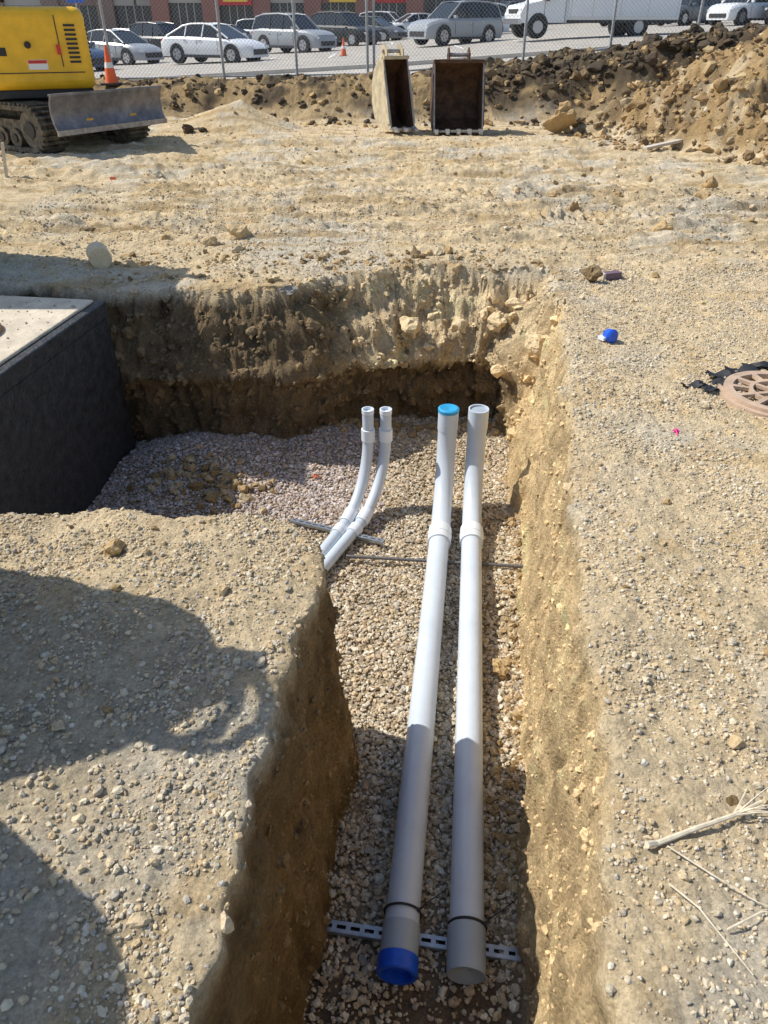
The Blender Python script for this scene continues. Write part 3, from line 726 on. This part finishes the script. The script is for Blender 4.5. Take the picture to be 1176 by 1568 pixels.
# ---------------------------------------------------------------- lot, road
asph=mat('parking_lot_surface',(.40,.365,.315),.9,0,.14,1.2,.2,20);roadm=mat('road_asphalt',(.46,.42,.36),.9,0,.12,.8,.2,20);kerbm=mat('kerb_concrete',(.52,.48,.42),.9,0,.1,3);linem=mat('painted_line',(.75,.74,.70),.7)
LX=[-150,-40]+list(np.linspace(-20,30,26))+[60,150]
def lz(x): return float(lotz(np.array(x)))
def strip(name,y0,y1,dz,m):
    mb=MB();V=[];n=len(LX)
    for yy in(y0,y1): V+=[(a,yy,lz(a)+dz) for a in LX]
    mb.add(V,[(i,i+1,i+1+n,i+n) for i in range(n-1)],m);return mb.obj(name)
strip('road',19.6,28,-.05,roadm)
strip('parking_lot',28.3,260,0.05,asph)
mb=MB()
for a_,b_ in zip(LX[:-1],LX[1:]):
    za,zb=lz(a_),lz(b_)
    V=[(a_,28,za-.1),(b_,28,zb-.1),(b_,28,zb+.07),(a_,28,za+.07),(a_,28.3,za+.07),(b_,28.3,zb+.07),(b_,28.3,zb),(a_,28.3,za)]
    mb.add(V,[(0,1,2,3),(3,2,5,4),(4,5,6,7)],kerbm)
mb.obj('kerb')
mb=MB()
for i in range(-8,14):
    x_=i*2.8+.5
    for yy in(35.5,50):
        V=[(x_-.06,yy,lz(x_-.06)+.058),(x_+.06,yy,lz(x_+.06)+.058),(x_+.06,yy+5,lz(x_+.06)+.058),(x_-.06,yy+5,lz(x_-.06)+.058)]
        mb.add(V,[(0,1,2,3)],linem)
mb.obj('parking_lines')
# ---------------------------------------------------------------- vehicles
tire=mat('tire',(.02,.02,.02),.8);rim=mat('rim',(.45,.45,.47),.35,.7);chrome=mat('chrome',(.55,.55,.56),.25,.8)
tail=mat('tail_light',(.45,.02,.02),.3);head=mat('head_light',(.75,.75,.75),.2);trim=mat('black_trim',(.03,.03,.03),.6)
paints={}
def paint(c):
    if c not in paints: paints[c]=mat('car_paint_%d'%len(paints),c,.28,.0,.02,2)
    return paints[c]
def car(kind,c,x,y,hd,name='parked_car'):
    p=paint(c);mb=MB()
    if kind=='sedan':
        st=[(-2.38,.58,.68),(-2.34,.88,.78),(-2.1,.99,.84),(-1.75,1.02,.88),(-1.0,1.0,.91),(0,.97,.92),(.9,.94,.91),(1.4,.88,.89),(1.8,.81,.86),(2.15,.71,.80),(2.34,.56,.68)]
        gh=[(-1.95,1.0),(-1.15,1.37),(-.7,1.44),(-.1,1.45),(.35,1.40),(1.25,.93)];wx=(-1.42,1.42);wr=.335
    elif kind=='suv':
        st=[(-2.33,.65,.78),(-2.30,1.05,.86),(-1.6,1.08,.93),(-.8,1.06,.94),(0,1.05,.94),(.9,1.04,.93),(1.6,.99,.90),(2.05,.90,.85),(2.25,.80,.80),(2.33,.62,.72)]
        gh=[(-2.26,1.07),(-2.02,1.58),(-1.5,1.69),(-.4,1.72),(.3,1.66),(1.1,1.03)];wx=(-1.38,1.42);wr=.37
    b0=.24
    V=[];n=len(st)
    for xx,zt,w in st:
        zz=[b0,b0+.12,(b0+zt)/2+.05,zt-.10,zt,zt+.02];ww=[w*.93,w*.99,w,w*.97,w*.86,0]
        ring=[(xx,ww[i],zz[i]) for i in range(6)]+[(xx,-ww[i],zz[i]) for i in range(4,-1,-1)]
        V+=ring
    k=11;F=[]
    for i in range(n-1):
        for j in range(k-1): F.append((i*k+j,i*k+j+1,(i+1)*k+j+1,(i+1)*k+j))
        F.append((i*k+k-1,i*k,(i+1)*k,(i+1)*k+k-1))
    F+=[list(range(k)),list(range((n-1)*k,n*k))]
    mb.add(V,F,p,True)
    wb=.80;wt=.58 if kind=='sedan' else .67
    m_=len(gh);zr=max(g[1] for g in gh);zb=gh[0][1]
    ws=[wb-(wb-wt)*(g[1]-zb)/(zr-zb) for g in gh];ws[-1]=wb
    gv=[]
    for (xx,zz),w in zip(gh,ws): gv+=[(xx,-w,zz),(xx,w,zz)]
    mb.add([gv[0],gv[1],gv[3],gv[2]],[(0,1,2,3)],glass)
    mb.add([gv[-4],gv[-3],gv[-1],gv[-2]],[(0,1,2,3)],glass)
    for i in range(1,m_-2):
        a,b,c_,d=[Vector(gv[2*i]),Vector(gv[2*i+1]),Vector(gv[2*i+3]),Vector(gv[2*i+2])]
        m1=(a+b)/2+Vector((0,0,.035));m2=(c_+d)/2+Vector((0,0,.035))
        mb.add([a,m1,m2,d],[(0,1,2,3)],p,True);mb.add([m1,b,c_,m2],[(0,1,2,3)],p,True)
    for sy in(0,1):
        mb.add([gv[2*i+sy] for i in range(m_)],[list(range(m_))],glass)
    for sy in(-1,1):
        for i in range(m_-1):
            mb.cyl((gh[i][0],sy*ws[i],gh[i][1]),(gh[i+1][0],sy*ws[i+1],gh[i+1][1]),.036,p,6)
        for fx in(-.95,-.05):
            xm_=fx;mb.cyl((xm_,sy*wt,zr-.03),(xm_-.02,sy*(wb+.01),zb-.02),.035,p if kind=='sedan' else trim,6)
        mb.box((gh[-1][0]-.30,sy*(wb+.17),zb+.04),(.12,.16,.12),p)
        for xx in wx:
            mb.cyl((xx,sy*.70,wr+.02),(xx,sy*(st[4][2]+.004),wr+.02),wr+.055,trim,22)
            mb.cyl((xx,sy*.70,wr),(xx,sy*(st[4][2]+.015),wr),wr,tire,22)
            mb.cyl((xx,sy*.75,wr),(xx,sy*(st[4][2]+.022),wr),wr*.64,rim,14)
            for a in range(5): mb.box((xx+math.cos(a*1.257)*wr*.38,sy*(st[4][2]+.02),wr+math.sin(a*1.257)*wr*.38),(wr*.3,.012,.04),trim,Matrix.Rotation(-a*1.257,3,'Y'))
        mb.box((0,sy*(st[4][2]-.01),b0+.03),(2.2,.05,.10),trim)
        mb.box((st[-1][0]-.14,sy*(st[-1][2]-.06),st[-1][1]+.06),(.24,.24,.10),head,Matrix.Rotation(-sy*.3,3,'Z'))
        mb.box((st[0][0]+.10,sy*(st[0][2]-.02),.82),(.16,.18,.16),tail)
        for hx in(-.15,-.95): mb.box((hx,sy*(st[4][2]-.005),.86),(.16,.03,.03),chrome)
        for hx in(.75,-.32): mb.box((hx,sy*(st[4][2]-.002),.66),(.012,.012,.46),trim)
    mb.box((st[-1][0]-.03,0,.44),(.10,1.1,.20),trim);mb.box((st[0][0]+.02,0,.40),(.10,1.3,.14),trim)
    mb.box((st[0][0]-.01,0,.72),(.02,.34,.13),white)
    if kind=='suv':
        for sy in(-1,1): mb.cyl((-1.7,sy*.6,1.75),(.0,sy*.6,1.77),.02,trim,6)
    mb.obj(name,Matrix.Translation((x,y,lz(x)+.05))@Matrix.Rotation(math.radians(hd),4,'Z'))
W_=(.78,.79,.80);SIL=(.36,.38,.40);GR=(.13,.14,.15);BK=(.02,.022,.025);BL=(.04,.07,.14);RD=(.30,.03,.03)
car('sedan',W_,-7.5,38.0,-24)
car('suv',SIL,-4.8,46,-36)
car('suv',BK,-2.4,53,-40);car('sedan',GR,-.8,60,-30);car('suv',W_,.3,68,-20);car('sedan',RD,-3.2,66,-20)
car('sedan',SIL,-13.2,42.5,-30);car('suv',BK,-13.3,52,-35);car('sedan',W_,-16.2,55,-30);car('suv',SIL,-18.2,49,-30);car('sedan',BL,-14.0,37,-30);car('sedan',BK,-10.5,58,-30);car('suv',W_,-9,66,-20);car('sedan',SIL,-13,64,-30)
car('suv',SIL,3.45,42,215);car('suv',W_,5.4,54,205);car('suv',GR,8.5,60,205);car('sedan',W_,2.2,63,200);car('sedan',BK,5.2,64,200)
car('suv',GR,19.4,56,215);car('suv',W_,20.6,50,212);car('suv',BK,23.4,49,212);car('sedan',SIL,25,46,210);car('sedan',RD,17.4,62,200);car('suv',SIL,22,62,200)
def van(x,y,hd):
    mb=MB();p=paint(W_);vwh=mat('van_box_white',(.80,.81,.82),.4,0,.03,2)
    mb.box((-1.2,0,1.80),(5.2,2.2,2.3),vwh);mb.box((-1.2,0,.60),(5.2,2.05,.12),trim)
    mb.prism([(1.4,.55),(3.45,.55),(3.52,.85),(3.35,1.18),(2.6,1.32),(2.0,2.2),(1.4,2.3)],-.98,.98,p)
    for sy in(-1,1):
        mb.prism([(1.55,1.38),(2.42,1.38),(1.98,2.05),(1.55,2.05)],sy*.985,sy*.99,glass)
        mb.box((1.5,sy*.99,1.1),(.014,.01,1.2),trim);mb.box((2.45,sy*.99,.95),(.014,.01,.7),trim)
        for xx in(2.7,-2.0):
            mb.cyl((xx,sy*.7,.44),(xx,sy*1.0,.44),.46,trim,24)
            mb.cyl((xx,sy*.7,.40),(xx,sy*1.02,.40),.39,tire,20);mb.cyl((xx,sy*.7,.40),(xx,sy*1.03,.40),.23,rim,14)
        mb.box((2.4,sy*1.12,1.45),(.1,.2,.3),trim);mb.box((3.42,sy*.75,.95),(.12,.30,.2),head)
        for hx in(-3.7,-2.3,-1.0,.3,1.3): mb.box((hx,sy*1.104,1.80),(.03,.012,2.25),chrome)
        mb.box((-1.2,sy*1.104,2.9),(5.2,.014,.06),chrome);mb.box((-1.2,sy*1.104,.72),(5.2,.014,.08),chrome);mb.box((-3.7,sy*1.0,.85),(.1,.16,.16),tail)
    mb.prism([(2.52,1.40),(2.54,1.44),(2.07,2.12),(2.05,2.08)],-.85,.85,glass)
    mb.box((3.5,0,.6),(.14,1.9,.2),chrome);mb.box((3.47,0,.93),(.08,1.0,.22),trim)
    mb.obj('box_van',Matrix.Translation((x,y,lz(x)+.05))@Matrix.Rotation(math.radians(hd),4,'Z'),.03,2)
van(9.0,38.6,-168)
# ---------------------------------------------------------------- buildings
def brick_mat(name,c1,c2):
    m=bpy.data.materials.new(name);m.use_nodes=True;nt=m.node_tree;b=nt.nodes['Principled BSDF']
    b.inputs['Roughness'].default_value=.9
    tc=nt.nodes.new('ShaderNodeTexCoord');mp=nt.nodes.new('ShaderNodeMapping');mp.inputs['Rotation'].default_value=(math.pi/2,0,0)
    br=nt.nodes.new('ShaderNodeTexBrick');br.inputs['Scale'].default_value=4;br.inputs['Color1'].default_value=(*c1,1);br.inputs['Color2'].default_value=(*c2,1);br.inputs['Mortar'].default_value=(.3,.27,.24,1)
    nt.links.new(tc.outputs['Object'],mp.inputs[0]);nt.links.new(mp.outputs[0],br.inputs['Vector']);nt.links.new(br.outputs['Color'],b.inputs['Base Color']);return m
bk1=brick_mat('red_brick',(.34,.12,.085),(.27,.095,.07));bk2=brick_mat('brown_brick',(.26,.16,.12),(.21,.13,.10))
signr=mat('sign_red',(.55,.03,.03),.5);signy=mat('sign_yellow',(.85,.6,.06),.5);signb=mat('sign_blue',(.03,.12,.5),.5);stonem=mat('stone_trim',(.45,.41,.36),.85)
wing=mat('shop_window',(.05,.06,.07),.15)
def building(name,x0,x1,y,bm,base,signs):
    root=bpy.data.objects.new(name,None);S.collection.objects.link(root)
    w=x1-x0;n=max(3,int(w/5));bw=w/n
    wl=MB();gl=MB();fr=MB()
    wl.box(((x0+x1)/2,y+6,base+7.2),(w,12,5.2),bm)
    wl.box(((x0+x1)/2,y+6.4,base+2.3),(w-.02,11.2,4.6),bm)
    fr.box(((x0+x1)/2,y-.08,base+4.5),(w,.3,.35),stonem);fr.box(((x0+x1)/2,y-.1,base+9.9),(w+.4,.5,.35),stonem)
    for i in range(n+1): wl.box((x0+i*bw,y+.35,base+2.3),(1.7,.7,4.6),bm)
    for i in range(n):
        cx=x0+(i+.5)*bw
        gl.box((cx,y+.66,base+1.9),(bw-1.75,.1,2.5),wing)
        wl.box((cx,y+.55,base+.35),(bw-1.7,.4,.7),bm);fr.box((cx,y+.5,base+3.7),(bw-1.7,.3,1.1),signr if (i%3==1 and signs) else (bm if i%2 else stonem))
        for k_ in(-.25,0,.25): fr.box((cx+k_*bw*.6,y+.58,base+1.9),(.09,.08,2.5),stonem)
        for k_ in(-.25,.25):
            gl.box((cx+k_*bw,y-.005,base+7.2),(1.2,.03,2.0),wing);fr.box((cx+k_*bw,y-.04,base+6.12),(1.4,.12,.14),stonem);fr.box((cx+k_*bw,y-.03,base+8.28),(1.4,.1,.16),stonem)
    if signs:
        fr.box((x0+w*.3,y-.15,base+3.4),(3.2,.15,.9),signr);fr.box((x0+w*.3,y-.24,base+3.4),(2.4,.04,.35),signy)
        fr.box((x0+w*.72,y-.15,base+3.5),(2.6,.15,.6),signy)
    for m_,nm in((wl,'walls'),(gl,'windows'),(fr,'trim')):
        o=m_.obj(nm);o.parent=root
building('brick_storefront',-50,-22.5,88,bk2,-.3,False)
building('brick_storefront',-22,3,86,bk1,-.1,True)
building('brick_storefront',3.5,30,90,bk2,.6,False)
building('brick_storefront',30.5,62,86,bk1,1.4,True)
mb=MB();mb.cyl((-28,80,-.4),(-28,80,6.5),.07,galv,10);mb.box((-28,79.9,3.4),(1.6,.08,.9),signb);mb.obj('street_sign')
mb=MB();mb.cyl((-21.5,76,-.4),(-21.5,76,8),.11,trim,10);mb.tube([(-21.5,76,8),(-21.2,76,8.5),(-20,76,8.6)],.06,trim,8);mb.box((-19.8,76,8.55),(.8,.3,.15),galv);mb.obj('street_lamp')
# ---------------------------------------------------------------- added shadow casters, out of view at left
def riser_caster(x,y,r,h,ox,oy,lift):  # invented concrete riser, unseen, casts the shadow on the left bank
    mb=MB()
    mb.tube([(0,0,-.05),(0,0,h*.66),(0,0,h*.88),(0,0,h*.9),(0,0,h*.901),(0,0,h*.66),(0,0,.0)],[r,r,r*.80,r*.80,r*.62,r*.8,r*.82],concd,40,False)
    mb.tube([(ox,oy,h*.905),(ox,oy,h*1.02),(ox,oy,h*1.021),(ox,oy,h*.906)],[r*.66,r*.66,r*.5,r*.5],concd,32,False)
    for zz in(.3,.6,.9): mb.box((r-.04,0,zz),(.12,.25,.025),darks)
    if lift:   # lumber and a coil, added to roughen the cast shadow's outline
        mb.box((.02,-.16,h*1.045),(.95,.09,.05),wood,Matrix.Rotation(.5,3,'Z'));mb.box((.05,.18,h*1.045),(.80,.09,.05),wood,Matrix.Rotation(-.25,3,'Z'))
        mb.tube([(.15*math.cos(t*.5)+.1,.15*math.sin(t*.5),h*1.08+.008*t) for t in range(28)],.022,black,8)
    mb.obj('shadow_caster_riser',Matrix.Translation((x,y,0)))
riser_caster(-2.02,1.84,.38,1.36,.06,.10,True);riser_caster(-1.98,.90,.45,1.42,-.04,-.08,False)
def toilet_caster(x,y):  # invented toilet cabin, unseen, shades the ground and pit at far left
    mb=MB();pb=mat('caster_plastic',(.05,.22,.30),.5)
    mb.box((0,0,1.1),(1.1,1.1,2.2),pb);mb.box((0,0,2.3),(1.16,1.16,.08),white);mb.box((0,0,2.40),(.9,.9,.14),white)
    mb.box((0,-.56,1.08),(.75,.03,1.9),white);mb.box((0,0,.0),(1.2,1.2,.12),blk)
    for i in range(6): mb.box((.56,-.4+i*.16,1.7),(.02,.08,.2),blk)
    mb.cyl((.4,.4,2.3),(.4,.4,2.75),.05,blk,10)
    mb.obj('shadow_caster_toilet',Matrix.Translation((x,y,0)),.02)
toilet_caster(-4.15,5.95)
# ---------------------------------------------------------------- light
el=math.radians(48);td=Vector((.95,-.29,0)).normalized()*math.cos(el)+Vector((0,0,-math.sin(el)))
sd=bpy.data.lights.new('sun','SUN');sd.energy=5.0;sd.angle=math.radians(.5);sd.color=(1,.96,.88)
so=bpy.data.objects.new('sun',sd);so.rotation_euler=td.to_track_quat('-Z','Y').to_euler();S.collection.objects.link(so);so.location=(-20,10,30)
w=bpy.data.worlds.new('World');S.world=w;w.use_nodes=True;nt=w.node_tree
sk=nt.nodes.new('ShaderNodeTexSky');sk.sky_type='NISHITA';sk.sun_disc=False;sk.sun_elevation=el;sk.sun_rotation=math.atan2(-td.x,-td.y)
bg=nt.nodes['Background'];bg.inputs['Strength'].default_value=.15;nt.links.new(sk.outputs[0],bg.inputs[0])
# ---------------------------------------------------------------- camera
cd=bpy.data.cameras.new('camera');co=bpy.data.objects.new('camera',cd);S.collection.objects.link(co)
cd.sensor_fit='VERTICAL';cd.sensor_height=24;cd.lens=24*1100/1568;cd.clip_start=.05;cd.clip_end=2000
co.location=(0,0,1.65);co.rotation_euler=(math.radians(90-34.4),0,0);S.camera=co
